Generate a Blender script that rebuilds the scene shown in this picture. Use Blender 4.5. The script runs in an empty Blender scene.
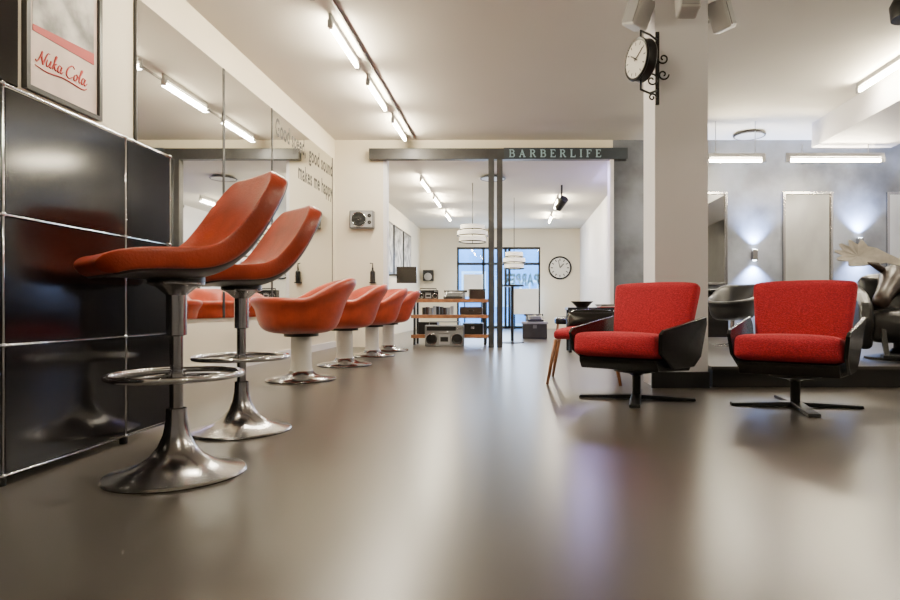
import bpy, bmesh, math, random
from mathutils import Vector, Matrix, Euler
random.seed(4)
D=bpy.data; C=bpy.context
COL=C.scene.collection
R=math.radians

# ---------------- materials ----------------
def mat(name,col,rough=.5,metal=0.,var=0.,vscale=4.,bump=0.,bscale=40.,coat=0.,emis=None,estr=0.,trans=0.,spec=.5,col2=None,detail=4,rvar=0.):
    m=D.materials.new(name); m.use_nodes=True
    nt=m.node_tree; b=nt.nodes['Principled BSDF']
    b.inputs['Base Color'].default_value=(*col,1)
    b.inputs['Roughness'].default_value=rough
    b.inputs['Metallic'].default_value=metal
    b.inputs['Coat Weight'].default_value=coat
    b.inputs['Coat Roughness'].default_value=.12
    b.inputs['Transmission Weight'].default_value=trans
    b.inputs['Specular IOR Level'].default_value=spec
    if emis:
        b.inputs['Emission Color'].default_value=(*emis,1); b.inputs['Emission Strength'].default_value=estr
    tc=nt.nodes.new('ShaderNodeTexCoord')
    if var>0 or col2 or rvar:
        n=nt.nodes.new('ShaderNodeTexNoise'); n.inputs['Scale'].default_value=vscale; n.inputs['Detail'].default_value=detail
        nt.links.new(tc.outputs['Object'],n.inputs['Vector'])
        r=nt.nodes.new('ShaderNodeValToRGB'); r.color_ramp.interpolation='EASE'
        c2=col2 or tuple(min(1,c*(1+var)) for c in col)
        c1=tuple(c*(1-var) for c in col)
        r.color_ramp.elements[0].position=.25; r.color_ramp.elements[1].position=.75
        r.color_ramp.elements[0].color=(*c1,1); r.color_ramp.elements[1].color=(*c2,1)
        nt.links.new(n.outputs['Fac'],r.inputs['Fac']); nt.links.new(r.outputs['Color'],b.inputs['Base Color'])
        if rvar:
            mr=nt.nodes.new('ShaderNodeMapRange'); mr.inputs['To Min'].default_value=rough-rvar; mr.inputs['To Max'].default_value=rough+rvar
            nt.links.new(n.outputs['Fac'],mr.inputs['Value']); nt.links.new(mr.outputs['Result'],b.inputs['Roughness'])
    if bump>0:
        n2=nt.nodes.new('ShaderNodeTexNoise'); n2.inputs['Scale'].default_value=bscale; n2.inputs['Detail'].default_value=3
        nt.links.new(tc.outputs['Object'],n2.inputs['Vector'])
        bp=nt.nodes.new('ShaderNodeBump'); bp.inputs['Strength'].default_value=bump; bp.inputs['Distance'].default_value=.01
        nt.links.new(n2.outputs['Fac'],bp.inputs['Height']); nt.links.new(bp.outputs['Normal'],b.inputs['Normal'])
    return m
M={}
M['floor']=mat('floor_resin',(.070,.061,.052),.275,var=.03,vscale=.35,detail=0)
M['ceil']=mat('ceiling_plaster',(.64,.615,.57),.8,var=.03,vscale=.6)
M['cream']=mat('cream_plaster',(.76,.70,.57),.7,var=.03,vscale=1,bump=.1,bscale=90)
M['white']=mat('white_plaster',(.76,.75,.79),.6,var=.02,vscale=2)
M['side']=mat('pale_grey_plaster',(.38,.38,.40),.6,var=.15,vscale=1)
M['grey']=mat('grey_venetian_plaster',(.125,.136,.165),.42,var=.6,vscale=1.3,detail=10,bump=.15,bscale=12)
M['plat']=mat('platform_dark',(.06,.055,.052),.3,var=.1)
M['platside']=mat('platform_riser',(.02,.02,.02),.3,var=.1)
M['mirror']=mat('mirror_glass',(.86,.87,.84),.02,1.)
M['chrome']=mat('chrome',(.72,.72,.74),.12,1.)
M['chromed']=mat('brushed_dark_chrome',(.42,.41,.42),.2,1.)
M['blk']=mat('black_lacquer',(.006,.005,.0055),.12,var=.02,vscale=3,spec=.4)
M['orange']=mat('orange_leather',(.41,.048,.016),.33,var=.25,vscale=7,bump=.2,bscale=110,coat=.1,detail=6)
M['darkshell']=mat('dark_brown_shell',(.03,.012,.009),.35,var=.1)
M['red']=mat('red_wool',(.46,.012,.026),.9,var=.35,vscale=110,bump=.8,bscale=130,detail=6)
M['redpipe']=mat('dark_red_piping',(.25,.01,.012),.8,var=.1)
M['leather']=mat('black_leatherette',(.008,.007,.007),.25,var=.2,vscale=30,bump=.1,bscale=150,spec=.4)
M['steel']=mat('dark_steel',(.045,.045,.047),.45,.4,var=.15,vscale=8)
M['track']=mat('grey_track_metal',(.12,.115,.11),.45,.3,var=.05)
M['bluegrey']=mat('blue_grey_panel',(.03,.04,.052),.4,var=.1)
M['blkm']=mat('black_metal',(.012,.012,.012),.35,.3,var=.1)
M['whitep']=mat('white_plastic',(.7,.69,.66),.4,var=.02)
M['greyp']=mat('grey_plastic',(.3,.3,.31),.45,var=.05)
M['dgrey']=mat('dark_grey_plastic',(.13,.13,.135),.4,var=.05)
M['lgrey']=mat('light_grey_plastic',(.5,.5,.5),.45,var=.05)
M['wood']=mat('warm_wood',(.27,.105,.04),.45,var=.3,vscale=9)
M['silver']=mat('silver_plastic',(.20,.205,.21),.4,.3,var=.05)
M['tube']=mat('fluorescent_tube',(1,1,1),.4,emis=(1,.86,.60),estr=280)
M['shade']=mat('lamp_shade',(.9,.88,.8),.8,emis=(1,.9,.7),estr=.9)
M['lens']=mat('wall_lamp_lens',(1,1,1),.4,emis=(.8,.9,1),estr=60)
M['face']=mat('clock_face',(.70,.69,.65),.5,var=.02)
M['ink']=mat('grey_vinyl_lettering',(.02,.018,.017),.6,var=.05)
M['sil_let']=mat('pale_blue_silver_lettering',(.33,.50,.58),.4,.0,var=.05)
M['redink']=mat('red_print',(.42,.03,.025),.6,var=.1)
M['paper']=mat('poster_paper',(.62,.50,.44),.6,var=.1,vscale=5)
M['photo']=mat('monochrome_print',(.03,.03,.03),.5,vscale=5,col2=(.6,.58,.55),detail=6)
M['glass']=mat('clear_glass',(.55,.8,1),.02,trans=1.)
M['facade']=mat('street_facade',(.24,.46,.76),.8,var=.2,vscale=1)
M['pale']=mat('pale_board',(.85,.88,.9),.7,var=.05,vscale=2)
M['pave']=mat('pavement',(.4,.43,.46),.8,var=.1)
M['brown']=mat('brown_leather',(.03,.016,.011),.4,var=.3,vscale=6)
M['bone']=mat('pale_horn',(.55,.51,.45),.5,var=.25,vscale=9)
M['screen']=mat('black_screen',(.01,.008,.008),.12)
M['char']=mat('charcoal_leather',(.010,.010,.011),.36,var=.1)

# ---------------- builders ----------------
def mk(name,bm,m,parent=None,loc=(0,0,0),rot=(0,0,0),smooth=False):
    bmesh.ops.recalc_face_normals(bm,faces=bm.faces)
    me=D.meshes.new(name); bm.to_mesh(me); bm.free()
    if smooth:
        for p in me.polygons: p.use_smooth=True
    o=D.objects.new(name,me); COL.objects.link(o)
    if m: me.materials.append(m)
    o.location=loc; o.rotation_euler=rot
    if parent: o.parent=parent
    return o
def bev(o,w,s=2):
    md=o.modifiers.new('bevel','BEVEL'); md.width=w; md.segments=s; md.limit_method='ANGLE'; return o
def sub(o,l=2):
    md=o.modifiers.new('sub','SUBSURF'); md.levels=l; md.render_levels=l; return o
def box(name,mn,mx,m,parent=None,b=0,rot=(0,0,0),bs=2):
    c=[(mn[i]+mx[i])/2 for i in range(3)]; s=[mx[i]-mn[i] for i in range(3)]
    bm=bmesh.new(); bmesh.ops.create_cube(bm,size=1)
    for v in bm.verts: v.co=Vector((v.co.x*s[0],v.co.y*s[1],v.co.z*s[2]))
    o=mk(name,bm,m,parent,c,rot)
    if b: bev(o,b,bs)
    return o
def lathe(name,prof,m,parent=None,loc=(0,0,0),rot=(0,0,0),seg=40,cap=True):
    bm=bmesh.new(); rings=[]
    for r,z in prof:
        if r<1e-5: rings.append([bm.verts.new((0,0,z))])
        else: rings.append([bm.verts.new((r*math.cos(2*math.pi*i/seg),r*math.sin(2*math.pi*i/seg),z)) for i in range(seg)])
    for a,b in zip(rings,rings[1:]):
        for i in range(seg):
            j=(i+1)%seg
            if len(a)==1 and len(b)==1: continue
            if len(a)==1: bm.faces.new((a[0],b[i],b[j]))
            elif len(b)==1: bm.faces.new((a[i],a[j],b[0]))
            else: bm.faces.new((a[i],a[j],b[j],b[i]))
    if cap:
        for rg in (rings[0],rings[-1]):
            if len(rg)>1: bm.faces.new(rg)
    o=mk(name,bm,m,parent,loc,rot,True)
    md=o.modifiers.new('es','EDGE_SPLIT'); md.split_angle=R(38)
    return o
def cyl(name,r,z0,z1,m,parent=None,loc=(0,0,0),rot=(0,0,0),seg=28):
    return lathe(name,[(r,z0),(r,z1)],m,parent,loc,rot,seg)
def tube(name,pts,r,m,parent=None,closed=False,seg=10,loc=(0,0,0),rot=(0,0,0),radii=None):
    pts=[Vector(p) for p in pts]; n=len(pts); bm=bmesh.new(); rings=[]; nrm=None
    for i,p in enumerate(pts):
        if closed: t=(pts[(i+1)%n]-pts[i-1]).normalized()
        else: t=(pts[min(i+1,n-1)]-pts[max(i-1,0)]).normalized()
        if nrm is None:
            a=Vector((0,0,1)) if abs(t.z)<.9 else Vector((1,0,0)); nrm=(a-t*a.dot(t)).normalized()
        else: nrm=(nrm-t*nrm.dot(t)).normalized()
        bn=t.cross(nrm); rr=radii[i] if radii else r
        rings.append([bm.verts.new(p+nrm*(rr*math.cos(2*math.pi*k/seg))+bn*(rr*math.sin(2*math.pi*k/seg))) for k in range(seg)])
    m_=n if closed else n-1
    for i in range(m_):
        a=rings[i]; b=rings[(i+1)%n]
        for k in range(seg):
            j=(k+1)%seg; bm.faces.new((a[k],a[j],b[j],b[k]))
    if not closed: bm.faces.new(rings[0]); bm.faces.new(rings[-1])
    return mk(name,bm,m,parent,loc,rot,True)
def circ(r,z,n=40,c=(0,0)): return [(c[0]+r*math.cos(2*math.pi*i/n),c[1]+r*math.sin(2*math.pi*i/n),z) for i in range(n)]
def poly(name,pts,axis,t0,t1,m,parent=None,b=0,loc=(0,0,0),rot=(0,0,0)):
    def P(p,t):
        return {'x':(t,p[0],p[1]),'y':(p[0],t,p[1]),'z':(p[0],p[1],t)}[axis]
    bm=bmesh.new(); a=[bm.verts.new(P(p,t0)) for p in pts]; c=[bm.verts.new(P(p,t1)) for p in pts]
    bm.faces.new(a); bm.faces.new(c); n=len(pts)
    for i in range(n): bm.faces.new((a[i],a[(i+1)%n],c[(i+1)%n],c[i]))
    o=mk(name,bm,m,parent,loc,rot)
    if b: bev(o,b,3)
    return o
def cushion(name,s,m,parent,loc,rot=(0,0,0),puff=.03,taper=1.,rad=.035):
    # padded upholstered block: rounded box (constant corner radius) with crowned faces
    bm=bmesh.new(); bmesh.ops.create_cube(bm,size=1)
    bmesh.ops.subdivide_edges(bm,edges=bm.edges,cuts=11,use_grid_fill=True)
    h=Vector(s)/2; rad=min(rad,min(h)*.9)
    for v in bm.verts:
        u=v.co*2
        q=Vector([math.copysign(1-(1-abs(a))**1.5,a) if abs(a)<1 else a for a in u])
        p=Vector([q[i]*h[i] for i in range(3)])
        core=Vector([max(-h[i]+rad,min(h[i]-rad,p[i])) for i in range(3)])
        d=p-core
        if d.length>1e-6: p=core+d.normalized()*rad
        x,y,z=q
        g=(1-x*x)*(1-y*y); gy=(1-x*x)*(1-z*z)
        p.z+=puff*g*(1 if z>.5 else 0)
        p.y-=puff*gy*(1 if y<-.5 else 0)
        p.x*=1+(taper-1)*(z*.5+.5)
        v.co=p
    o=mk(name,bm,m,parent,loc,rot,True); sub(o,1); return o
def cat(P,t):
    n=len(P)-1; x=t*n; i=min(int(x),n-1); u=x-i
    p0=P[max(i-1,0)];p1=P[i];p2=P[i+1];p3=P[min(i+2,n)]
    return [.5*((2*b)+(-a+c)*u+(2*a-5*b+4*c-d)*u*u+(-a+3*b-3*c+d)*u**3) for a,b,c,d in zip(p0,p1,p2,p3)]
def bucket(name,rows,thick,m,parent,off=0,grow=0,nu=36,nv=20,loc=(0,0,0),t0=0.,t1=1.,ex=.85):
    # closed padded shell: top and bottom skins joined by a rounded rim
    bm=bmesh.new()
    def pt(t,v,o):
        f,z,hw,cu=cat(rows,t); a=cat(rows,max(0,t-.04)); b=cat(rows,min(1,t+.04))
        T=Vector((b[0]-a[0],b[1]-a[1])).normalized(); N=Vector((T.y,-T.x))
        ph=v*math.pi/2; sx=math.copysign(abs(math.sin(ph))**ex,ph); cz=1-max(0,math.cos(ph))
        k=cu*cz+o
        return Vector((sx*hw,-(f+N.x*k),z+N.y*k))
    def rim(i,j):
        a=min(1,(j/nv)*2 if j<=nv/2 else (1-j/nv)*2); b=min(1,i/(nu*.12)) if i<nu*.12 else (min(1,(nu-i)/(nu*.12)))
        ea=math.sqrt(max(0,1-(1-min(1,a/.22))**2)); eb=math.sqrt(max(0,1-(1-min(1,b))**2))
        return max(0.0,ea*eb)
    top=[];bot=[]
    for i in range(nu+1):
        t=t0+(t1-t0)*i/nu; rt=[];rb=[]
        for j in range(nv+1):
            v=-1+2*j/nv; h=thick/2*rim(i,j)
            edge=(i in(0,nu) or j in(0,nv))
            p=bm.verts.new(pt(t,v,off+h)); rt.append(p)
            rb.append(p if edge else bm.verts.new(pt(t,v,off-h)))
        top.append(rt);bot.append(rb)
    for g,fl in ((top,0),(bot,1)):
        for i in range(nu):
            for j in range(nv):
                q=[g[i][j],g[i][j+1],g[i+1][j+1],g[i+1][j]]
                if len(set(q))==4:
                    try: bm.faces.new(q if not fl else q[::-1])
                    except ValueError: pass
    if grow:
        for vv in bm.verts: vv.co.x*=1+grow
    o=mk(name,bm,m,parent,loc,smooth=True); sub(o,2); return o
def tubrim(th,a,b,hf,hs,hb):
    c,s_=math.cos(th),math.sin(th); k=(abs(c)**2.5+abs(s_)**2.5)**(-1/2.5)
    bk=max(0,s_); fr_=max(0,-s_)
    h=hs+(hb-hs)*min(1,bk**1.5*(3-2*bk)) if bk>0 else hs+(hf-hs)*fr_**1.2
    return c,s_,k,bk,h
def tub(name,m,parent,a=.38,b=.38,hf=.17,hs=.25,hb=.42,loc=(0,0,0),nseg=48):
    # padded wraparound bucket with rolled rim: outside -> rim -> inside; forward is -y
    bm=bmesh.new(); rings=[]
    prof=[(.30,'b',-.085),(.62,'b',-.08),(.82,'b',-.055),(.94,'b',-.005),(.99,'h',.34),(1.01,'h',.56),(1.08,'h',.70),(1.14,'h',.86),(1.09,'h',1.02),(.97,'h',1.03),(.86,'h',.86),(.79,'h',.5),(.68,'b',.085),(.5,'b',.075),(.25,'b',.075)]
    for fr,kind,q in prof:
        rg=[]
        for i in range(nseg):
            th=2*math.pi*i/nseg; c,s_,k,bk,h=tubrim(th,a,b,hf,hs,hb)
            z=h*q if kind=='h' else q
            x=a*k*c*fr; y=b*k*s_*fr
            if z>.05: y+=.30*(z-.05)*bk
            rg.append(bm.verts.new((x,y,z)))
        rings.append(rg)
    for r0,r1 in zip(rings,rings[1:]):
        for i in range(nseg):
            j=(i+1)%nseg; bm.faces.new((r0[i],r0[j],r1[j],r1[i]))
    for rg,z in ((rings[0],-.088),(rings[-1],.078)):
        c=bm.verts.new((0,0,z))
        for i in range(nseg): bm.faces.new((rg[i],rg[(i+1)%nseg],c))
    o=mk(name,bm,m,parent,loc,smooth=True); sub(o,1)
    return o
def thing(name,label,cat_,loc=(0,0,0),rz=0,group=None):
    e=D.objects.new(name,None); COL.objects.link(e); e.location=loc; e.rotation_euler=(0,0,rz); e.empty_display_size=.1
    e['label']=label; e['category']=cat_
    if group: e['group']=group
    return e
def lab(o,label,cat_,group=None):
    o['label']=label; o['category']=cat_
    if group: o['group']=group
    return o
def part(o,label): o['label']=label; return o
def st(o): o['kind']='structure'; return o
def dup(root,loc,rz=None,label=None):
    def cp(o,par):
        n=o.copy(); COL.objects.link(n)
        if par: n.parent=par
        for ch in o.children: cp(ch,n)
        return n
    n=cp(root,None); n.location=loc
    if rz is not None: n.rotation_euler=(0,0,rz)
    if label: n['label']=label
    return n
def text(name,s,size,m,loc,rot,parent=None,ext=.002,align='LEFT',sx=1.,shear=0,spacing=1.,off=0,line=1.,fit=None):
    cu=D.curves.new(name,'FONT'); cu.body=s; cu.size=size; cu.extrude=ext; cu.align_x=align; cu.shear=shear; cu.space_character=spacing; cu.offset=off; cu.space_line=line
    t=D.objects.new(name+'_tmp',cu); COL.objects.link(t)
    C.view_layer.update()
    me=D.meshes.new_from_object(t.evaluated_get(C.evaluated_depsgraph_get()))
    D.objects.remove(t)
    if fit:
        w_=max(v.co.x for v in me.vertices); sx=fit/w_
    o=D.objects.new(name,me); COL.objects.link(o); me.materials.clear(); me.materials.append(m)
    o.location=loc; o.rotation_euler=rot; o.scale=(sx,1,1)
    if parent: o.parent=parent
    return o
def addb(bm,mn,mx):
    r=bmesh.ops.create_cube(bm,size=1)
    for v in r['verts']:
        v.co=Vector([(mn[i]+mx[i])/2+v.co[i]*(mx[i]-mn[i]) for i in range(3)])
SER={'B':(.74,[((.14,0),(.14,1),.19),((0,1),(.42,1),.09),((.42,1),(.58,.88),.13),((.58,.9),(.58,.64),.17),((.58,.66),(.42,.53),.13),((.14,.53),(.45,.53),.09),((.45,.53),(.64,.40),.13),((.64,.42),(.64,.12),.18),((.64,.13),(.48,0),.13),((0,0),(.48,0),.09)]),
'A':(.82,[((.1,0),(.38,1),.10),((.36,1),(.66,0),.19),((.2,.33),(.55,.33),.09),((-.02,0),(.22,0),.09),((.5,0),(.82,0),.09)]),
'R':(.80,[((.14,0),(.14,1),.19),((0,1),(.42,1),.09),((.42,1),(.58,.88),.13),((.58,.9),(.58,.64),.17),((.58,.66),(.42,.53),.13),((.14,.53),(.45,.53),.09),((.38,.53),(.66,0),.18),((0,0),(.28,0),.09),((.58,0),(.80,0),.09)]),
'E':(.68,[((.14,0),(.14,1),.19),((0,1),(.6,1),.09),((.6,1.02),(.6,.8),.08),((.14,.52),(.42,.52),.09),((.42,.42),(.42,.62),.08),((0,0),(.64,0),.09),((.64,-.02),(.64,.24),.08)]),
'L':(.68,[((.14,0),(.14,1),.19),((0,1),(.28,1),.09),((0,0),(.62,0),.09),((.62,-.02),(.62,.26),.08)]),
'I':(.30,[((.14,0),(.14,1),.19),((0,1),(.28,1),.09),((0,0),(.28,0),.09)]),
'F':(.66,[((.14,0),(.14,1),.19),((0,1),(.6,1),.09),((.6,1.02),(.6,.78),.08),((.14,.52),(.42,.52),.09),((.42,.42),(.42,.62),.08),((0,0),(.28,0),.09)])}
def serif(name,s,h,gap,m,loc,parent,t=.012,wx=1.):
    bm=bmesh.new(); x=0
    for ch in s:
        w_,segs=SER[ch]
        for a,b,wd in segs:
            A=Vector(((x+a[0]*wx)*h,a[1]*h)); B=Vector(((x+b[0]*wx)*h,b[1]*h)); d=(B-A).normalized(); n=Vector((-d.y,d.x))*wd*h/2
            q=[A-n,B-n,B+n,A+n]
            f=[bm.verts.new((p.x,-t,p.y)) for p in q]; g=[bm.verts.new((p.x,0,p.y)) for p in q]
            bm.faces.new(f); bm.faces.new(g)
            for i in range(4): bm.faces.new((f[i],f[(i+1)%4],g[(i+1)%4],g[i]))
        x+=w_*wx+gap
    return mk(name,bm,m,parent,loc)

# ---------------- room ----------------
CH=3.45; WX=-3.0; RX=6.6; YB=-4.0; YE=10.0; Y2=19.0; CH2=3.15
st(box('floor',(WX-.2,YB-.2,-.1),(RX+.2,Y2+.2,0),M['floor']))
st(box('ceiling',(WX-.2,YB-.2,CH),(RX+.2,YE+.2,CH+.1),M['ceil']))
st(box('ceiling_lower',(WX-.2,YE+.2,CH2),(2.25,Y2+.2,CH2+.1),M['ceil']))
st(box('wall_left',(WX-.2,YB-.2,0),(WX,Y2+.2,CH),M['cream']))
st(box('wall_right',(RX,YB-.2,0),(RX+.2,YE+.2,CH),M['side']))
st(box('wall_rear',(WX,YB-.2,0),(RX,YB,CH),M['side']))
st(box('wall_end',(WX,YE,0),(-2.2,YE+.2,CH),M['cream']))
st(box('wall_grey',(1.63,YE,0),(RX,YE+.2,CH),M['grey']))
st(box('wall_header',(-2.2,YE,3.28),(1.63,YE+.2,CH),M['cream']))
st(box('wall_side',(2.05,YE+.2,0),(2.25,Y2+.2,CH2),M['white']))
bm=bmesh.new()
for a,b in [((WX,Y2,0),(-1.84,Y2+.2,CH2)),((.8,Y2,0),(2.05,Y2+.2,CH2)),((-1.84,Y2,2.58),(.8,Y2+.2,CH2))]: addb(bm,a,b)
st(mk('wall_far',bm,M['cream']))
st(box('trim_1',(4.5,0.5,3.08),(5.7,9.1,CH),M['white']))
st(box('wall_column',(1.143,4.9,0),(1.576,5.33,CH),M['white']))
st(box('baseboard_column',(1.11,4.87,0),(1.58,4.9,.13),M['platside']))
st(box('floor_platform',(1.62,4.92,0),(RX,YE,.15),M['platside']))
st(box('floor_platform_top',(1.60,4.88,.15),(RX,YE,.175),M['plat']))
st(box('baseboard_left',(WX,3.4,0),(WX+.02,YE,.10),M['white']))

w=thing('window_1','dark framed shopfront window and glazed door','window',(0,Y2+.05,0)); w['kind']='structure'
for x in (-1.82,-1.0,-.3,-.18,.78): box('window_frame',(x-.04,-.03,0),(x+.04,.05,2.58),M['blkm'],w)
for z in (.04,2.05,2.55): box('window_frame',(-1.84,-.03,z-.04),(.8,.05,z+.04),M['blkm'],w)
box('window_pane',(-1.8,.0,.05),(.78,.012,2.52),M['glass'],w)
text('window_lettering','BARBER',.50,M['pale'],(.76,.018,1.38),(R(90),0,R(180)),w,ext=.002,sx=.62,off=.022)
st(box('floor_street',(-12,Y2+.2,-.15),(12,Y2+9,-.02),M['pave']))
bm=bmesh.new(); addb(bm,(-12,Y2+8,-.02),(12,Y2+8.3,6))
st(mk('wall_street',bm,M['facade']))
for k,(x0,x1,z0,z1) in enumerate(((-2.4,-1.3,.9,2.3),(-.9,-.1,.7,1.9),(.2,1.1,.7,1.9))):
    e=thing('facade_window','pale window in the facade across the street','window',((x0+x1)/2,Y2+7.98,z0),group='windows of the opposite facade')
    box('window_surround',(-(x1-x0)/2,-.06,0),((x1-x0)/2,.0,z1-z0),M['pale'],e)
    box('window_pane',(-(x1-x0)/2+.1,-.07,.1),(-.04,-.06,z1-z0-.1),M['facade'],e)
    box('window_pane',(.04,-.07,.1),((x1-x0)/2-.1,-.06,z1-z0-.1),M['facade'],e)
e=thing('display_board','pale display board standing in the shop window','board',(.35,Y2-.35,0))
box('board_panel',(-.42,-.02,.45),(.38,.02,1.25),M['pale'],e,.01)
for x in (-.36,.32): box('board_leg',(x-.02,-.03,0),(x+.02,.03,.45),M['blkm'],e)
e=thing('display_board','pale display board standing in the shop window','board',(-1.3,Y2-.35,0))
box('board_panel',(-.3,-.02,1.0),(.3,.02,1.7),M['pale'],e,.01)
for x in (-.26,.26): box('board_leg',(x-.02,-.03,0),(x+.02,.03,1.0),M['blkm'],e)

s=thing('sign_beam','dark steel beam with pale silver shop lettering above the opening','sign',(-.28,9.93,3.1)); L=2.125
box('beam_body',(-L,-.06,0),(L,.06,.18),M['steel'],s,.006)
box('sign_panel',(.10,-.072,.0),(L+.01,-.06,.185),M['bluegrey'],s,.003)
part(serif('lettering','BARBERLIFE',.115,.60,M['sil_let'],(.185,-.072,.033),s,wx=1.12),'pale blue silver serif letters')
st(box('trim_2',(-.44,9.86,0),(-.345,9.99,3.1),M['steel'],None,.004))
st(box('trim_3',(-.30,9.86,0),(-.205,9.99,3.1),M['steel'],None,.004))
st(box('trim_4',(-2.2,10.02,0),(-2.14,10.18,3.28),M['white']))
st(box('trim_5',(1.57,9.9,0),(1.63,10.18,3.28),M['white']))

# ---------------- wall mirrors left ----------------
yy=[4.71,6.14,7.36,9.8]
for i in range(3):
    m_=thing('wall_mirror','tall frameless mirror panel fixed to the cream wall','mirror',(WX,(yy[i]+yy[i+1])/2,.55),group='mirror panels on the salon wall')
    h=(yy[i+1]-yy[i])/2-.004
    box('mirror_backing',(0,-h,0),(.012,h,2.55),M['blkm'],m_)
    box('mirror_glass',(.012,-h+.012,0),(.02,h-.012,2.55),M['mirror'],m_)
    for q in (-h,h-.012): box('edge_strip',(.012,q,0),(.026,q+.012,2.55),M['steel'],m_)
ltr=thing('wall_lettering','dark adhesive lettering on the tall mirror','lettering',(WX+.0203,7.46,2.44))
for k,(ln,y0,y1,zz) in enumerate((('Good speed,',0,1.08,.37),('good sound',1.22,2.32,.35),('makes me happy',.78,2.32,.0))):
    text('lettering_line',ln,.31,M['ink'],(0,y0,zz),(R(90),0,R(90)),ltr,ext=.0003,off=.007,spacing=1.08,fit=y1-y0)

# ---------------- poster ----------------
p=thing('framed_poster','black framed pin-up style cola poster with red lettering','poster',(WX,3.98,1.99))
for a,b in [(-.335,-.305),(.305,.335)]: box('frame_rail',(0.,a,0),(.035,b,1.0),M['blkm'],p)
for a,b in [(0,.03),(.97,1.0)]: box('frame_rail',(0.,-.305,a),(.035,.305,b),M['blkm'],p)
box('poster_sheet',(0.,-.305,.03),(.015,.305,.97),M['paper'],p)
box('picture_panel',(.015,-.27,.38),(.017,.27,.93),M['photo'],p)
poly('printed_banner',[(-.27,.38),(.27,.38),(.27,.46),(-.27,.42)],'x',.017,.019,M['redink'],p)
def script(strokes,y0,z0,sc,shear):
    for stq in strokes:
        P=[(a,b) for a,b in stq]; n=max(8,(len(P)-1)*6)
        pts=[]
        for i in range(n+1):
            c_=cat(P,i/n); pts.append((.0175,y0+sc*(c_[0]+shear*c_[1]),z0+sc*c_[1]))
        tube('poster_lettering',pts,.0042,M['redink'],p,seg=6,radii=[.0026+.0028*abs(math.sin(3.1*i/n)) for i in range(n+1)])
SC=[ [(-.3,.15),(-.1,0),(.1,.4),(.2,1.05),(.25,.6),(.5,.1),(.55,0),(.65,.6),(.8,1.1),(1.0,1.15)],
     [(.9,.6),(.88,.2),(1.0,0),(1.2,.15),(1.28,.6),(1.28,.1),(1.4,0),(1.55,.2)],
     [(1.5,.1),(1.65,.7),(1.75,1.2),(1.65,1.15),(1.62,.4),(1.62,0)], [(1.66,.3),(1.9,.62),(1.7,.35),(1.95,0),(2.1,.2)],
     [(2.5,.55),(2.25,.62),(2.12,.3),(2.22,0),(2.45,.15),(2.52,.58),(2.5,.1),(2.62,0),(2.75,.2)],
     [(3.9,1.0),(3.6,1.2),(3.2,.8),(3.15,.2),(3.5,-.05),(3.9,.2)],
     [(4.25,.58),(4.05,.4),(4.1,.02),(4.35,.1),(4.4,.5),(4.22,.6),(4.5,.5)],
     [(4.5,.3),(4.75,.8),(4.82,1.2),(4.7,1.1),(4.68,.2),(4.8,0),(4.95,.2)],
     [(5.35,.55),(5.1,.6),(4.98,.3),(5.08,0),(5.3,.15),(5.38,.58),(5.36,.1),(5.5,0),(5.7,.3)],
     [(-.2,-.35),(1.2,-.5),(3,-.3),(5.2,-.45),(5.8,-.2)]]
script(SC,-.23,.2,.075,.28)

# ---------------- modular cabinet ----------------
cab=thing('modular_cabinet','tall black lacquered steel cabinet with chrome tube frame','cabinet',(-1.87,0,0))
ys=[.72,1.46,2.19,2.88,3.25]; zs=[.035,.513,.992,1.47]; dp=-.75
box('cabinet_body',(dp+.01,ys[0],.05),(-.012,ys[-1]-.012,1.46),M['blk'],cab)
for i in range(4):
    for j in range(3):
        box('panel',(-.012,ys[i]+.009,zs[j]+.009),(.003,ys[i+1]-.009,zs[j+1]-.009),M['blk'],cab)
for z in zs:
    tube('frame_tube',[(0,ys[0],z),(0,ys[-1],z)],.0052,M['chrome'],cab)
    tube('frame_tube',[(0,ys[-1],z),(dp,ys[-1],z)],.0052,M['chrome'],cab)
for y in ys:
    tube('frame_tube',[(0,y,zs[0]),(0,y,zs[-1])],.0052,M['chrome'],cab)
    for z in zs:
        lathe('ball_joint',[(0,-.010),(.0065,-.008),(.009,-.005),(.010,0),(.009,.005),(.0065,.008),(0,.010)],M['chrome'],cab,(0,y,z),seg=14)
    cyl('foot',.018,0,.035,M['blkm'],cab,(0-.01,y,0))
mn=thing('display_screen','black flat screen standing on the cabinet','screen',(-2.12,2.32,1.48))
box('screen_foot',(-.08,-.12,0),(.08,.12,.012),M['blkm'],mn,.003)
box('stand_post',(-.015,-.03,.012),(.015,.03,.12),M['blkm'],mn)
box('screen_panel',(-.02,-.28,.1),(.02,.22,.62),M['screen'],mn,.006)

# ---------------- bar stools ----------------
stl=thing('bar_stool','orange leather bar stool on chrome trumpet base with foot ring','bar stool',(-1.32,2.34,0),R(-42),'orange bar stools along the black cabinet')
lathe('trumpet_base',[(0,0),(.248,0),(.252,.006),(.246,.014),(.195,.026),(.14,.045),(.095,.075),(.065,.115),(.047,.16),(.038,.21),(.036,.26)],M['chromed'],stl,seg=64,cap=False)
cyl('column',.0235,.25,.6,M['chromed'],stl)
lathe('upper_sleeve',[(.0235,.54),(.036,.545),(.036,.70),(.07,.73),(.10,.742),(.10,.75)],M['chromed'],stl)
tube('foot_ring',circ(.23,.39,48),.0125,M['chrome'],stl,closed=True)
lathe('ring_collar',[(.024,.372),(.034,.372),(.034,.408),(.024,.408)],M['chrome'],stl)
for a in (45,165,285):
    a=R(a); tube('ring_spoke',[(.03*math.cos(a),.03*math.sin(a),.39),(.23*math.cos(a),.23*math.sin(a),.39)],.007,M['chrome'],stl)
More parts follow.
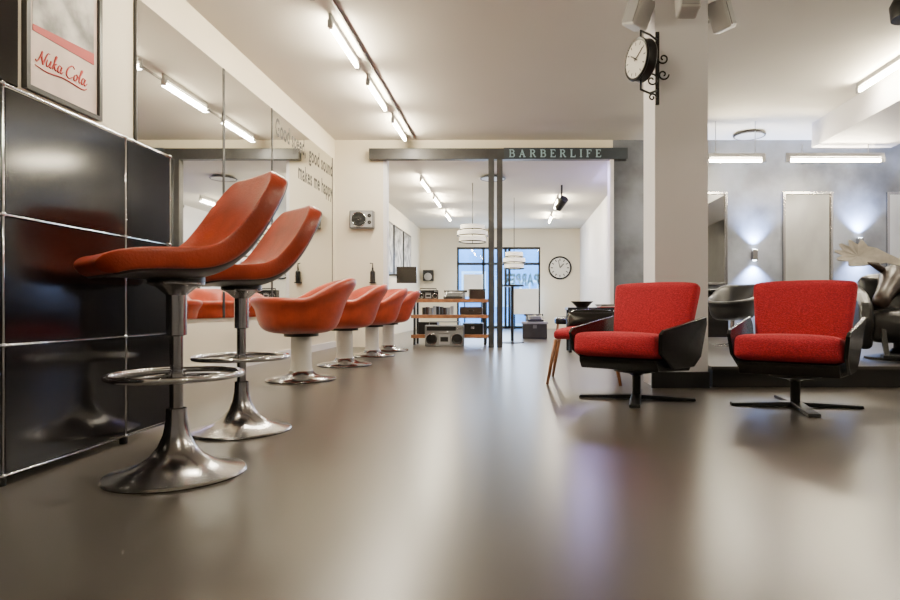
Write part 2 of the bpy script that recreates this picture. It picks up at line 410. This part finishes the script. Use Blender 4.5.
SR=[(.29,-.018,.13,.0),(.272,.0,.185,.0),(.235,.011,.215,.006),(.17,.014,.236,.018),(.08,.008,.248,.034),(-.02,.008,.252,.046),(-.10,.028,.250,.056),(-.165,.072,.25,.062),(-.215,.132,.255,.062),(-.255,.20,.258,.055),(-.288,.27,.252,.044),(-.313,.33,.236,.03),(-.330,.375,.205,.018),(-.340,.402,.165,.008),(-.344,.418,.11,.0)]
bucket('seat_shell',SR,.076,M['orange'],stl,loc=(0,0,.798),ex=.9)
part(bucket('outer_shell',SR,.026,M['darkshell'],stl,off=-.034,loc=(0,0,.798),t0=.06,t1=.95,grow=-.05,ex=.9),'dark brown outer shell')
lathe('swivel_plate',[(.10,.745),(.10,.775)],M['blkm'],stl)
dup(stl,(-1.45,3.18,0),R(-46))

# ---------------- barber chairs ----------------
bc=thing('barber_chair','orange leather tub salon chair on white column and disc base','barber chair',(-1.93,5.42,0),R(-62),'orange salon chairs facing the mirrors')
lathe('disc_base',[(0,0),(.30,0),(.305,.01),(.29,.025),(.18,.04),(.12,.06),(.10,.09)],M['chromed'],bc,seg=56)
lathe('column',[(.105,.08),(.092,.11),(.088,.16),(.088,.40)],M['whitep'],bc)
cyl('mount_plate',.15,.395,.43,M['blkm'],bc)
tub('seat_shell',M['orange'],bc,a=.36,b=.36,hf=.235,hs=.225,hb=.41,loc=(0,-.02,.505))
for y,a in ((6.8,-58),(8.1,-56),(9.15,-60)): dup(bc,(-1.93,y,0),R(a))

# ---------------- red lounge chairs ----------------
lc=thing('lounge_chair','red wool lounge chair with black leatherette arms on swivel base','armchair',(.87,4.3,0),R(-37),'red swivel lounge chairs'); lc.scale=(.95,.95,.98)
for k in range(4):
    a=R(90*k+24)
    poly('base_blade',[(-.02,.036),(.10,.033),(.425,.020),(.43,.0),(.39,.0),(.30,.004),(-.02,.006)],'y',-.038,.038,M['blkm'],lc,.004,rot=(0,0,a))
cyl('post',.032,.03,.23,M['blkm'],lc)
lathe('swivel_plate',[(.032,.17),(.06,.185),(.17,.205),(.17,.225)],M['blkm'],lc)
poly('seat_pan',[(-.33,.285),(-.30,.235),(.28,.20),(.33,.24),(.34,.32),(-.33,.32)],'x',-.305,.305,M['leather'],lc,.008)
cushion('seat_cushion',(.65,.68,.165),M['red'],lc,(0,-.06,.385),(R(-5),0,0),.022,rad=.05)
cushion('back_cushion',(.61,.12,.50),M['red'],lc,(0,.305,.605),(R(-17),0,0),.018,taper=1.17,rad=.04)
tube('back_piping',[(-.29+.58*i/12,.232,.465) for i in range(13)],.005,M['redpipe'],lc)
poly('back_panel',[(.30,.24),(.345,.23),(.46,.74),(.42,.76)],'x',-.28,.28,M['leather'],lc,.012)
for sgn in (-1,1):
    bm=bmesh.new()
    inner=[(-.35,.36,.328),(-.38,.495,.342),(-.34,.52,.348),(.38,.60,.380),(.41,.55,.372),(.37,.30,.338),(.26,.235,.328),(-.12,.245,.324)]
    iv=[bm.verts.new((sgn*x,y,z)) for y,z,x in inner]
    ov=[bm.verts.new((sgn*(x+.024),y,z-.002)) for i,(y,z,x) in enumerate(inner)]
    n=len(iv)
    bm.faces.new(iv); bm.faces.new(ov)
    for i in range(n):
        j=(i+1)%n
        bm.faces.new((iv[i],iv[j],ov[j],ov[i]))
    bmesh.ops.triangulate(bm,faces=[f for f in bm.faces if len(f.verts)>4])
    o=mk('arm',bm,M['leather'],lc); bev(o,.005,2)
dup(lc,(1.85,3.96,0),R(-34))

wc=thing('wooden_leg_armchair','small dark armchair with red seat and splayed beech legs','armchair',(.62,5.35,0),R(-8))
for x,y in ((-.24,-.24),(.24,-.24),(-.24,.24),(.24,.24)):
    tube('leg',[(x*1.28,y*1.25,0),(x,y,.38)],.02,M['wood'],wc,radii=[.012,.020])
cushion('seat_cushion',(.52,.50,.08),M['red'],wc,(0,0,.42))
cushion('backrest',(.46,.09,.17),M['leather'],wc,(0.06,.25,.53),(R(-14),0,0))

# ---------------- column clock ----------------
ck=thing('bracket_clock','round double-sided station clock on black scrolled iron bracket','clock',(1.143,4.88,2.62)); ck.scale=(.93,.93,.93)
box('wall_plate',(.0,-.0,-.34),(.035,.018,.30),M['blkm'],ck,.004)
ang=R(-68)
dloc=Vector((-.155,-.12,0))
def rotd(name,prof,m):
    return lathe(name,prof,m,ck,dloc,Euler((R(90),0,ang)),seg=48)
rotd('clock_case',[(.0,-.045),(.155,-.045),(.172,-.052),(.18,-.04),(.175,-.03),(.172,.03),(.18,.04),(.172,.052),(.155,.045),(0,.045)],M['blkm'])
rotd('clock_dial',[(0,.046),(.153,.046),(.153,.048),(0,.048)],M['face'])
nrm=Vector((math.sin(ang),-math.cos(ang),0)); sidev=Vector((math.cos(ang),math.sin(ang),0))
def hand(name,deg,ln,wd):
    a=R(deg); d=sidev*math.sin(a)+Vector((0,0,1))*math.cos(a); b0=dloc+nrm*.052
    tube(name,[b0-d*.02,b0+d*ln],wd,M['blkm'],ck,seg=6)
hand('hour_hand',305,.08,.005); hand('minute_hand',60,.12,.0035)
for k in range(12):
    bm=bmesh.new()
    a=R(30*k); d=sidev*math.sin(a)+Vector((0,0,1))*math.cos(a); q=sidev*math.cos(a)-Vector((0,0,1))*math.sin(a)
    b0=dloc+nrm*.0495
    bm.faces.new([bm.verts.new(b0+d*r_+q*w_) for r_,w_ in ((.115,-.005),(.115,.005),(.143,.005),(.143,-.005))])
    mk('hour_mark',bm,M['blkm'],ck)
def spiral(c,r0,turns,st_,dirx):
    pts=[]
    for i in range(28):
        t=i/27; a=st_+turns*2*math.pi*t; r=r0*(1-t*.8)
        pts.append((c[0]+dirx*r*math.cos(a),-.01,c[1]+r*math.sin(a)))
    return pts
for sz in (1,-1):
    tube('bracket_arm',[(0.01,-.01,.22*sz),(-.06,-.04,.255*sz),(-.155,-.12,.25*sz),(-.155,-.12,.175*sz)],.010,M['blkm'],ck)
for c,r0,st0,dx in (((-.035,.13),.055,90,1),((-.035,-.13),.055,90,-1),((.065,.06),.05,180,1),((.065,-.08),.05,180,-1),((-.03,-.28),.035,0,1)):
    tube('scroll',spiral(c,r0,1.2,R(st0),dx),.0075,M['blkm'],ck)

def speaker(loc,rot,label):
    e=thing('speaker',label,'speaker',loc); e.rotation_euler=rot
    box('speaker_case',(-.085,-.08,-.12),(.085,.08,.12),M['lgrey'],e,.02)
    box('grille',(-.07,-.087,-.105),(.07,-.078,.105),M['greyp'],e,.008)
    tube('mount_arm',[(0,.08,0),(0,.13,0)],.015,M['lgrey'],e)
    return e
speaker((1.37,4.77,3.10),(R(-12),0,0),'grey box speaker mounted high on the white column')
speaker((1.02,4.95,3.08),(R(-10),R(18),R(-60)),'grey box speaker angled outward beside the white column')
speaker((1.70,4.95,3.06),(R(-10),R(-20),R(55)),'grey box speaker angled outward beside the white column')
sp=thing('spotlight','black round ceiling spotlight','spotlight',(2.62,4.0,CH))
cyl('stem',.012,-.65,0,M['blkm'],sp); lathe('lamp_head',[(0,-.87),(.10,-.87),(.11,-.78),(.06,-.68),(0,-.65)],M['blkm'],sp)

# ---------------- ceiling fixtures ----------------
def fixture(x0,y0,z,ln,along='y',power=24,grp='fluorescent ceiling lights',hang=None):
    e=thing('ceiling_light','slim fluorescent tube light on grey ceiling batten','ceiling light',(x0,y0,z),0 if along=='y' else R(-90),grp)
    top=(CH if y0<10 else CH2)-z if hang is None else hang
    box('batten',(-.014,-.03,.05),(.014,ln+.03,min(top,.11)),M['greyp'],e,.004)
    if top>.11:
        for q in (.15*ln,.85*ln): cyl('suspension_rod',.006,.1,top,M['greyp'],e,(0,q,0),seg=8)
    cyl('fluorescent_tube',.021,.04,ln-.04,M['tube'],e,rot=(R(-90),0,0),seg=14)
    for q in (.0,ln): box('lamp_holder',(-.02,q-.03,-.025),(.02,q+.03,.05),M['greyp'],e)
    if power:
        l=D.lights.new('tube_light','AREA'); l.shape='RECTANGLE'; l.size=.06; l.size_y=ln; l.energy=power; l.color=(1,.95,.86)
        lo=D.objects.new('tube_light',l); COL.objects.link(lo)
        c=(x0,y0+ln/2,z-.03) if along=='y' else (x0+ln/2,y0,z-.03)
        lo.location=c; lo.rotation_euler=(0,0,0 if along=='y' else R(-90))
    return e
for y,pw in ((1.4,8),(4.2,18),(5.72,26),(7.18,26),(8.64,26)): fixture(-1.76,y,3.34,.98,power=pw)  # nearest tube is out of view, added to the row for ambient fill
for y,pw in ((2.5,8),(6.14,24)): fixture(4.26,y,3.34,1.3,power=pw)
fixture(1.7,-1.2,3.34,1.0,power=14)  # added behind the camera as front fill for the column, never in view
for y in (5.0,7.5): fixture(6.1,y,3.34,1.3,power=20)  # unseen tubes added to brighten the right wall and what the mirrors reflect
tr=thing('lighting_track','thin grey metal track linking the ceiling tube lights','light track',(-1.69,0,CH))
box('track_rail',(.03,-3,-.028),(.048,9.85,0),M['track'],tr)
fixture(2.88,9.0,2.86,.85,'x',12); fixture(4.05,8.9,2.84,1.4,'x',14,hang=.24)
for y in (11.2,13.0,15.2): fixture(-1.76,y,3.03,1.1,power=28)
for y in (13.2,15.6): fixture(.95,y,3.03,1.1,power=28)
def disc(x,y,z):
    e=thing('ceiling_disc_lamp','flat round ceiling lamp with dark rim','ceiling lamp',(x,y,z))
    lathe('lamp_rim',[(0,0),(.17,0),(.25,-.04),(.24,-.055),(.22,-.055)],M['steel'],e,cap=False)
    lathe('lamp_diffuser',[(0,-.05),(.22,-.05)],M['lgrey'],e,cap=False)
disc(-.42,11.4,CH2); disc(3.75,9.6,CH)

def pendant(x,y,ztop,r,h,n):
    e=thing('pendant_lamp','white tiered drum pendant lamp on thin cable','pendant lamp',(x,y,CH2))
    zt=ztop-CH2
    cyl('cable',.008,zt-h,0,M['blkm'],e,seg=8)
    for k in range(n):
        zz=zt-h*k/n; rr=r*(.8,1,.88)[k%3]
        lathe('lamp_shade',[(rr,zz-h/n*.72),(rr,zz),(.02,zz)],M['shade'],e,cap=False)
        tube('shade_band',circ(rr+.004,zz-h/n*.74,32),.012,M['blkm'],e,closed=True)
pendant(-.85,12.0,2.30,.30,.36,3); pendant(-.02,13.6,1.91,.25,.40,3)
tl=thing('track_spotlight','black spotlight on ceiling bracket','spotlight',(.95,12.2,CH2))
cyl('stem',.02,-.25,0,M['blkm'],tl,seg=12); lathe('lamp_head',[(.0,-.16),(.08,-.16),(.09,.12),(0,.12)],M['blkm'],tl,(0,0,-.36),(R(55),0,R(30)))

# ---------------- end wall items ----------------
e=thing('wall_fan_speaker','small dark silver wall speaker box with round grille','speaker',(-2.53,YE,2.11))
box('speaker_case',(-.20,-.13,-.15),(.20,0,.15),M['dgrey'],e,.02)
box('speaker_front',(-.18,-.136,-.13),(.18,-.128,.13),M['greyp'],e,.004)
lathe('woofer',[(0,0),(.02,.012),(.04,.004),(.105,.012),(.12,0)],M['blkm'],e,(-.04,-.134,0),(R(90),0,0))
tube('woofer_ring',[(-.04+.12*math.cos(t*.2618),-.14,.12*math.sin(t*.2618)) for t in range(24)],.007,M['chrome'],e,closed=True,seg=6)
lathe('tweeter',[(0,0),(.02,.01),(.035,0)],M['blkm'],e,(.135,-.134,.06),(R(90),0,0)); lathe('tweeter',[(0,0),(.02,.01),(.035,0)],M['blkm'],e,(.135,-.134,-.05),(R(90),0,0))
e=thing('soap_dispenser','black wall mounted pump bottle in bracket','dispenser',(-2.36,YE,1.08))
box('bracket',(-.05,-.09,-.02),(.05,0,.0),M['blkm'],e)
lathe('bottle',[(0,0),(.04,0),(.042,.02),(.042,.17),(.015,.20),(.015,.24),(0,.24)],M['blkm'],e,(0,-.05,0))
tube('pump_head',[(0,-.05,.24),(0,-.05,.31),(-.04,-.07,.31)],.010,M['blkm'],e)

sh=thing('wooden_shelf','low three-tier wooden shelf rack with black uprights','shelf',(-1.15,10.75,0))
for z in (.12,.47,.75): box('shelf_board',(-.68,-.2,z),(.68,.2,z+.06),M['wood'],sh,.004)
for x in (-.62,.62):
    for y in (-.17,.17): box('upright',(x-.02,y-.02,0),(x+.02,y+.02,.77),M['blkm'],sh)
def radio(x,y,z,w_,h_,m_,label,d=.13,hd=1.15,rz=0):
    e=thing('portable_radio',label,'radio',(x,y,z),rz)
    box('radio_case',(-w_/2,-d/2,0),(w_/2,d/2,h_),m_,e,.01)
    for s_ in (-1,1):
        lathe('speaker_cone',[(0,.0),(.10*h_,.004),(.12*h_,.001),(.20*h_,.006),(.24*h_,.012),(.26*h_,0)],M['blkm'],e,(s_*w_*.33,-d/2,h_*.33),(R(90),0,0))
        tube('cone_trim',[(s_*w_*.33+.27*h_*math.cos(t*.2618),-d/2-.004,h_*.33+.27*h_*math.sin(t*.2618)) for t in range(24)],.006,M['chrome'],e,closed=True,seg=6)
    box('cassette_door',(-w_*.14,-d/2-.008,h_*.08),(w_*.14,-d/2,h_*.56),M['greyp'],e,.002)
    box('button_row',(-w_*.14,-d/2-.012,h_*.60),(w_*.14,-d/2,h_*.67),M['chrome'],e,.002)
    box('tuner_dial',(-w_*.45,-d/2-.006,h_*.74),(w_*.3,-d/2,h_*.93),M['blkm'],e)
    for q in (.34,.4,.46): cyl('knob',.012,0,.015,M['chrome'],e,(w_*q-.01,-d/2,h_*.84),(R(90),0,0),seg=12)
    box('cassette_window',(-w_*.10,-d/2-.012,h_*.22),(w_*.10,-d/2-.008,h_*.44),M['blkm'],e)
    tube('carry_handle',[(-w_*.4,0,h_*.95),(-w_*.4,0,h_*hd),(w_*.4,0,h_*hd),(w_*.4,0,h_*.95)],.01,m_,e)
radio(-1.2,10.25,0,.66,.36,M['silver'],'silver boombox with twin speakers on the floor')
radio(-1.55,10.72,.812,.36,.16,M['blkm'],'black portable radio on the shelf',rz=R(8))
def typewriter(x,y,z,rz,label):
    e=thing('typewriter',label,'typewriter',(x,y,z),rz)
    poly('typewriter_body',[(-.16,0),(.16,0),(.16,.12),(.04,.13),(-.16,.04)],'x',-.17,.17,M['blkm'],e,.012)
    cyl('platen_roller',.022,-.21,.21,M['blkm'],e,(0,.10,.14),(0,R(90),0),seg=16)
    for r_ in range(3): box('key_row',(-.13,-.15+.05*r_,.055+.022*r_),(.13,-.125+.05*r_,.068+.022*r_),M['greyp'],e,.003)
typewriter(-1.08,10.72,.812,R(-6),'black typewriter on the top shelf board')
e=thing('storage_box','small dark box on the top shelf board','box',(-.68,10.74,.812),R(12))
box('box_body',(-.14,-.08,0),(.14,.08,.15),M['brown'],e,.006); box('box_lid',(-.145,-.085,.15),(.145,.085,.175),M['blkm'],e,.004)
for k in range(9):
    h=.09+.04*random.random()
    e=thing('book','worn dark book standing on the lower shelf board','book',(-1.62+k*.062,10.72,.532),R(random.uniform(-3,3)),'books on the lower shelf board')
    box('book_cover',(-.024,-.08,0),(.024,.08,h+.03),(M['ink'],M['brown'],M['silver'],M['greyp'],M['blkm'])[k%5],e,.002)
    box('book_pages',(-.018,-.077,h+.03),(.018,.074,h+.032),M['pale'],e)
e=thing('suitcase','dark leather suitcase on the lower shelf board','suitcase',(-.78,10.72,.532))
box('case_body',(-.2,-.11,0),(.2,.11,.14),M['brown'],e,.015); tube('case_handle',[(-.05,-.115,.07),(-.04,-.14,.08),(.04,-.14,.08),(.05,-.115,.07)],.008,M['blkm'],e)
for x_,w_,h_ in ((-1.55,.34,.22),(-.75,.36,.2)):
    e=thing('storage_case','black storage case on the bottom shelf board','case',(x_,10.78,.182),group='black cases on the bottom shelf board')
    box('case_body',(-w_/2,-.13,0),(w_/2,.13,h_),M['blkm'],e,.012); box('case_latch',(-.03,-.14,h_*.5),(.03,-.13,h_*.7),M['chrome'],e)

for i,(y,z,hh) in enumerate(((14.05,1.45,1.25),(15.3,1.45,1.25),(16.55,1.45,1.25))):
    e=thing('framed_photo','large black framed monochrome photograph on the wall','picture',(WX,y,z),group='framed photographs')
    box('picture_frame',(0,-.56,0),(.04,.56,hh),M['blkm'],e); box('photo_print',(.04,-.50,.06),(.044,.50,hh-.06),M['photo'],e)
e=thing('wall_monitor','black wall mounted monitor on arm','monitor',(WX,13.1,1.25))
box('mount_arm',(0,-.03,.1),(.75,.03,.14),M['blkm'],e); box('monitor_panel',(.42,-.05,-.06),(.86,-.01,.30),M['screen'],e,.01)
e=thing('wall_speaker','small black speaker on wall bracket','speaker',(-2.72,Y2,1.5))
box('speaker_case',(-.16,-.25,0),(.16,-.02,.34),M['blkm'],e,.01); lathe('woofer',[(0,0),(.1,.012),(.12,0)],M['greyp'],e,(0,-.25,.13),(R(90),0,0))
e=thing('wall_clock','round black rimmed wall clock with pale face','clock',(1.42,Y2,1.92))
lathe('clock_rim',[(0,0),(.36,0),(.37,.05),(.33,.06),(.32,.04),(0,.04)],M['blkm'],e,rot=(R(90),0,0))
lathe('clock_dial',[(0,.041),(.315,.041)],M['face'],e,rot=(R(90),0,0),cap=False)
tube('clock_hand',[(0,-.055,0),(.12,-.055,.13)],.014,M['blkm'],e); tube('clock_hand',[(0,-.055,0),(-.05,-.055,.24)],.01,M['blkm'],e)
for k in range(12):
    bm=bmesh.new(); a=R(30*k)
    bm.faces.new([bm.verts.new((math.sin(a)*r_+math.cos(a)*w_,-.048,math.cos(a)*r_-math.sin(a)*w_)) for r_,w_ in [(.22,-.015),(.22,.015),(.29,.015),(.29,-.015)]])
    mk('hour_mark',bm,M['blkm'],e)

def btable(x,y,h,r):
    e=thing('bar_table','tall round black bar table on single post','table',(x,y,0))
    lathe('table_foot',[(0,0),(.22,0),(.22,.015),(.04,.04)],M['blkm'],e); cyl('post',.03,.03,h-.02,M['blkm'],e)
    lathe('table_top',[(0,h-.03),(r,h-.03),(r,h),(0,h)],M['blkm'],e); return e
btable(-.05,11.2,1.08,.22)
cof=thing('coffee_table','low black side table with shelf','table',(1.15,9.0,0))
box('table_top',(-.38,-.28,.62),(.38,.28,.66),M['blkm'],cof,.006)
for x in (-.34,.34):
    for y in (-.24,.24): box('table_leg',(x-.02,y-.02,0),(x+.02,y+.02,.62),M['blkm'],cof)
box('lower_shelf',(-.33,-.24,.2),(.33,.24,.22),M['wood'],cof)
e=thing('serving_bowl','shallow dark bowl on the side table','bowl',(1.0,8.95,.66)); lathe('bowl_body',[(0,0),(.08,0),(.17,.09),(.165,.09),(.07,.015),(0,.015)],M['brown'],e,cap=False)
e=thing('magazine_stack','stack of magazines on the side table','magazines',(1.36,9.0,.66))
for k in range(4): box('magazine',(-.11,-.14,k*.012),(.11,.14,k*.012+.011),(M['redink'],M['whitep'],M['ink'],M['silver'])[k],e,rot=(0,0,R(k*6)))
typewriter(.42,12.9,.36,R(10),'old black typewriter on the low chest')
e=thing('low_chest','low dark chest with pale lid edge','chest',(.42,12.9,0))
box('chest_body',(-.26,-.22,0),(.26,.22,.31),M['steel'],e,.01); box('chest_lid',(-.28,-.24,.31),(.28,.24,.355),M['greyp'],e,.006); box('chest_lock',(-.04,-.235,.22),(.04,-.22,.29),M['silver'],e)
e=thing('low_stool','low dark upholstered stool','stool',(1.05,12.6,0))
cushion('stool_seat',(.42,.42,.14),M['leather'],e,(0,0,.38))
for a,b in ((-.15,-.15),(.15,-.15),(-.15,.15),(.15,.15)): tube('leg',[(a*1.2,b*1.2,0),(a,b,.33)],.014,M['wood'],e)

# ---------------- grey wall stations ----------------
def fmirror(x0,x1,z0,z1):
    e=thing('framed_mirror','tall rectangular mirror in steel frame on grey plaster wall','mirror',((x0+x1)/2,YE,z0),group='framed mirrors on the grey wall')
    h=(x1-x0)/2; H=z1-z0
    for a,b in ((-h,-h+.04),(h-.04,h)): box('frame_rail',(a,-.05,0),(b,0,H),M['chromed'],e,.004)
    for a,b in ((0,.04),(H-.04,H)): box('frame_rail',(-h+.04,-.05,a),(h-.04,0,b),M['chromed'],e,.004)
    box('mirror_glass',(-h+.04,-.02,.04),(h-.04,-.002,H-.04),M['mirror'],e)
fmirror(4.45,5.28,1.03,2.58); fmirror(2.75,3.53,1.03,2.58); fmirror(6.18,6.58,1.03,2.58)
def wlamp(x,z):
    e=thing('wall_lamp','small up and down light wall lamp','wall lamp',(x,YE,z))
    box('lamp_body',(-.04,-.10,-.09),(.04,0,.09),M['chromed'],e,.005)
    cyl('lamp_lens',.03,.09,.094,M['lens'],e,(0,-.055,0)); cyl('lamp_lens',.03,-.094,-.09,M['lens'],e,(0,-.055,0))
    for s_ in (1,-1):
        l=D.lights.new('spot','SPOT'); l.energy=620; l.spot_size=R(105); l.spot_blend=1; l.color=(.42,.58,1); l.shadow_soft_size=.03
        lo=D.objects.new('spot',l); COL.objects.link(lo); lo.location=(x,YE-.11,z+s_*.12); lo.rotation_euler=(R(180-8) if s_>0 else R(8),0,0)
wlamp(3.97,1.53); wlamp(5.72,1.72)
def station(x):
    e=thing('styling_counter','black wall counter beneath a framed mirror','counter',(x,YE-.02,.18))
    box('counter_top',(-.5,-.38,.72),(.5,0,.77),M['blk'],e,.005); box('counter_body',(-.3,-.32,0),(.3,0,.72),M['blk'],e,.005)
    box('drawer',(-.28,-.335,.45),(.28,-.32,.70),M['blk'],e,.003); tube('drawer_handle',[(-.1,-.35,.6),(.1,-.35,.6)],.008,M['chrome'],e)
for x in (3.14,4.86): station(x)
dc=thing('styling_chair','small dark tub salon chair on metal base','chair',(2.72,7.5,.175),R(-40)); dc.scale=(.85,.85,.9)
lathe('disc_base',[(0,0),(.28,0),(.28,.012),(.05,.04)],M['chromed'],dc); cyl('column',.035,.03,.40,M['chromed'],dc)
tub('seat_shell',M['char'],dc,a=.32,b=.32,loc=(0,0,.44))
vc=thing('vintage_barber_chair','glossy black vintage chair topped by carved head with pale antlers','barber chair',(3.60,5.6,.175),R(-22))
lathe('disc_base',[(0,0),(.30,0),(.30,.02),(.10,.06),(.07,.10)],M['blkm'],vc); cyl('column',.06,.08,.26,M['blkm'],vc)
cushion('seat_cushion',(.60,.66,.28),M['char'],vc,(0,-.02,.30),puff=.03,rad=.07)
cushion('back_cushion',(.64,.20,.46),M['char'],vc,(0,.25,.56),(R(-12),0,0),.03,rad=.07)
for s_ in (-1,1):
    poly('arm_panel',[(-.32,.10),(-.40,.34),(-.36,.52),(-.1,.62),(.28,.70),(.26,.10)],'x',s_*.33-.06,s_*.33+.06,M['char'],vc,.045)
    poly('footrest_arm',[(-.28,.28),(-.5,.06),(-.54,.06),(-.34,.32)],'x',s_*.2-.02,s_*.2+.02,M['blkm'],vc,.004)
box('footrest',(-.24,-.6,.04),(.24,-.46,.07),M['blkm'],vc,.008)
part(tube('carved_head',[(-.22,-.30,.50),(-.20,-.26,.54),(-.16,-.16,.60),(-.10,-.04,.68),(-.04,.08,.75),(0,.18,.76),(0,.3,.66)],.1,M['brown'],vc,radii=[.055,.075,.075,.095,.135,.145,.12],seg=18),'dark carved head')
for dx,dy in ((-.19,.05),(.13,.0)): part(tube('ear',[(dx*.6,.02+dy,.82),(dx,.0+dy,.88),(dx*1.4,-.02+dy,.91)],.03,M['brown'],vc,radii=[.03,.035,.006]),'small dark ear')
for s_ in (-1,1):
    # broad flat palm, short blunt points
    P2=[(.0,.0),(.10,.03),(.20,.005),(.32,-.03),(.45,-.055),(.47,-.04),(.47,.0),(.57,.0),(.58,.02),(.52,.06),(.60,.09),(.60,.11),(.52,.125),(.56,.18),(.545,.20),(.46,.18),(.47,.25),(.45,.26),(.38,.21),(.35,.27),(.33,.27),(.28,.20),(.20,.19),(.10,.13),(.0,.08)]
    bm=bmesh.new()
    def dz(a,b): return -.02-.30*a*a
    f=[bm.verts.new((s_*a*.92,dz(a,b)-.008,b*.9)) for a,b in P2]; g=[bm.verts.new((s_*a*.92,dz(a,b)+.008,b*.9)) for a,b in P2]
    c1=bm.verts.new((s_*.34,dz(.34,0)+.014,.08)); c2=bm.verts.new((s_*.34,dz(.34,0)+.034,.08)); n=len(P2)
    for i in range(n):
        j=(i+1)%n; bm.faces.new((f[i],f[j],c1)); bm.faces.new((g[i],g[j],c2)); bm.faces.new((f[i],f[j],g[j],g[i]))
    o=mk('antler',bm,M['bone'],vc,loc=(s_*.0,.10,.87),rot=(R(-20),R(-s_*3),0)); part(o,'pale palmate antler')

def area(loc,rot,sx,sy,en,col):
    l=D.lights.new('area','AREA'); l.shape='RECTANGLE'; l.size=sx; l.size_y=sy; l.energy=en; l.color=col
    o=D.objects.new('area',l); COL.objects.link(o); o.location=loc; o.rotation_euler=rot; return o
area((1.3,11.2,3.05),(0,R(-25),0),.3,1.5,80,(.52,.44,1))
area((-.5,Y2-.1,1.6),(R(-90),0,0),2.4,1.9,150,(.72,.86,1))
wd=D.worlds.new('w'); C.scene.world=wd; wd.use_nodes=True
wd.node_tree.nodes['Background'].inputs[0].default_value=(.42,.68,1,1); wd.node_tree.nodes['Background'].inputs[1].default_value=9.

cam=D.cameras.new('cam'); co=D.objects.new('cam',cam); COL.objects.link(co)
co.location=(0,0,.65); co.rotation_euler=(R(90),0,0); cam.lens=24; cam.sensor_width=36
cam.shift_x=-65/900; cam.shift_y=8/900; cam.clip_start=.05
C.scene.camera=co
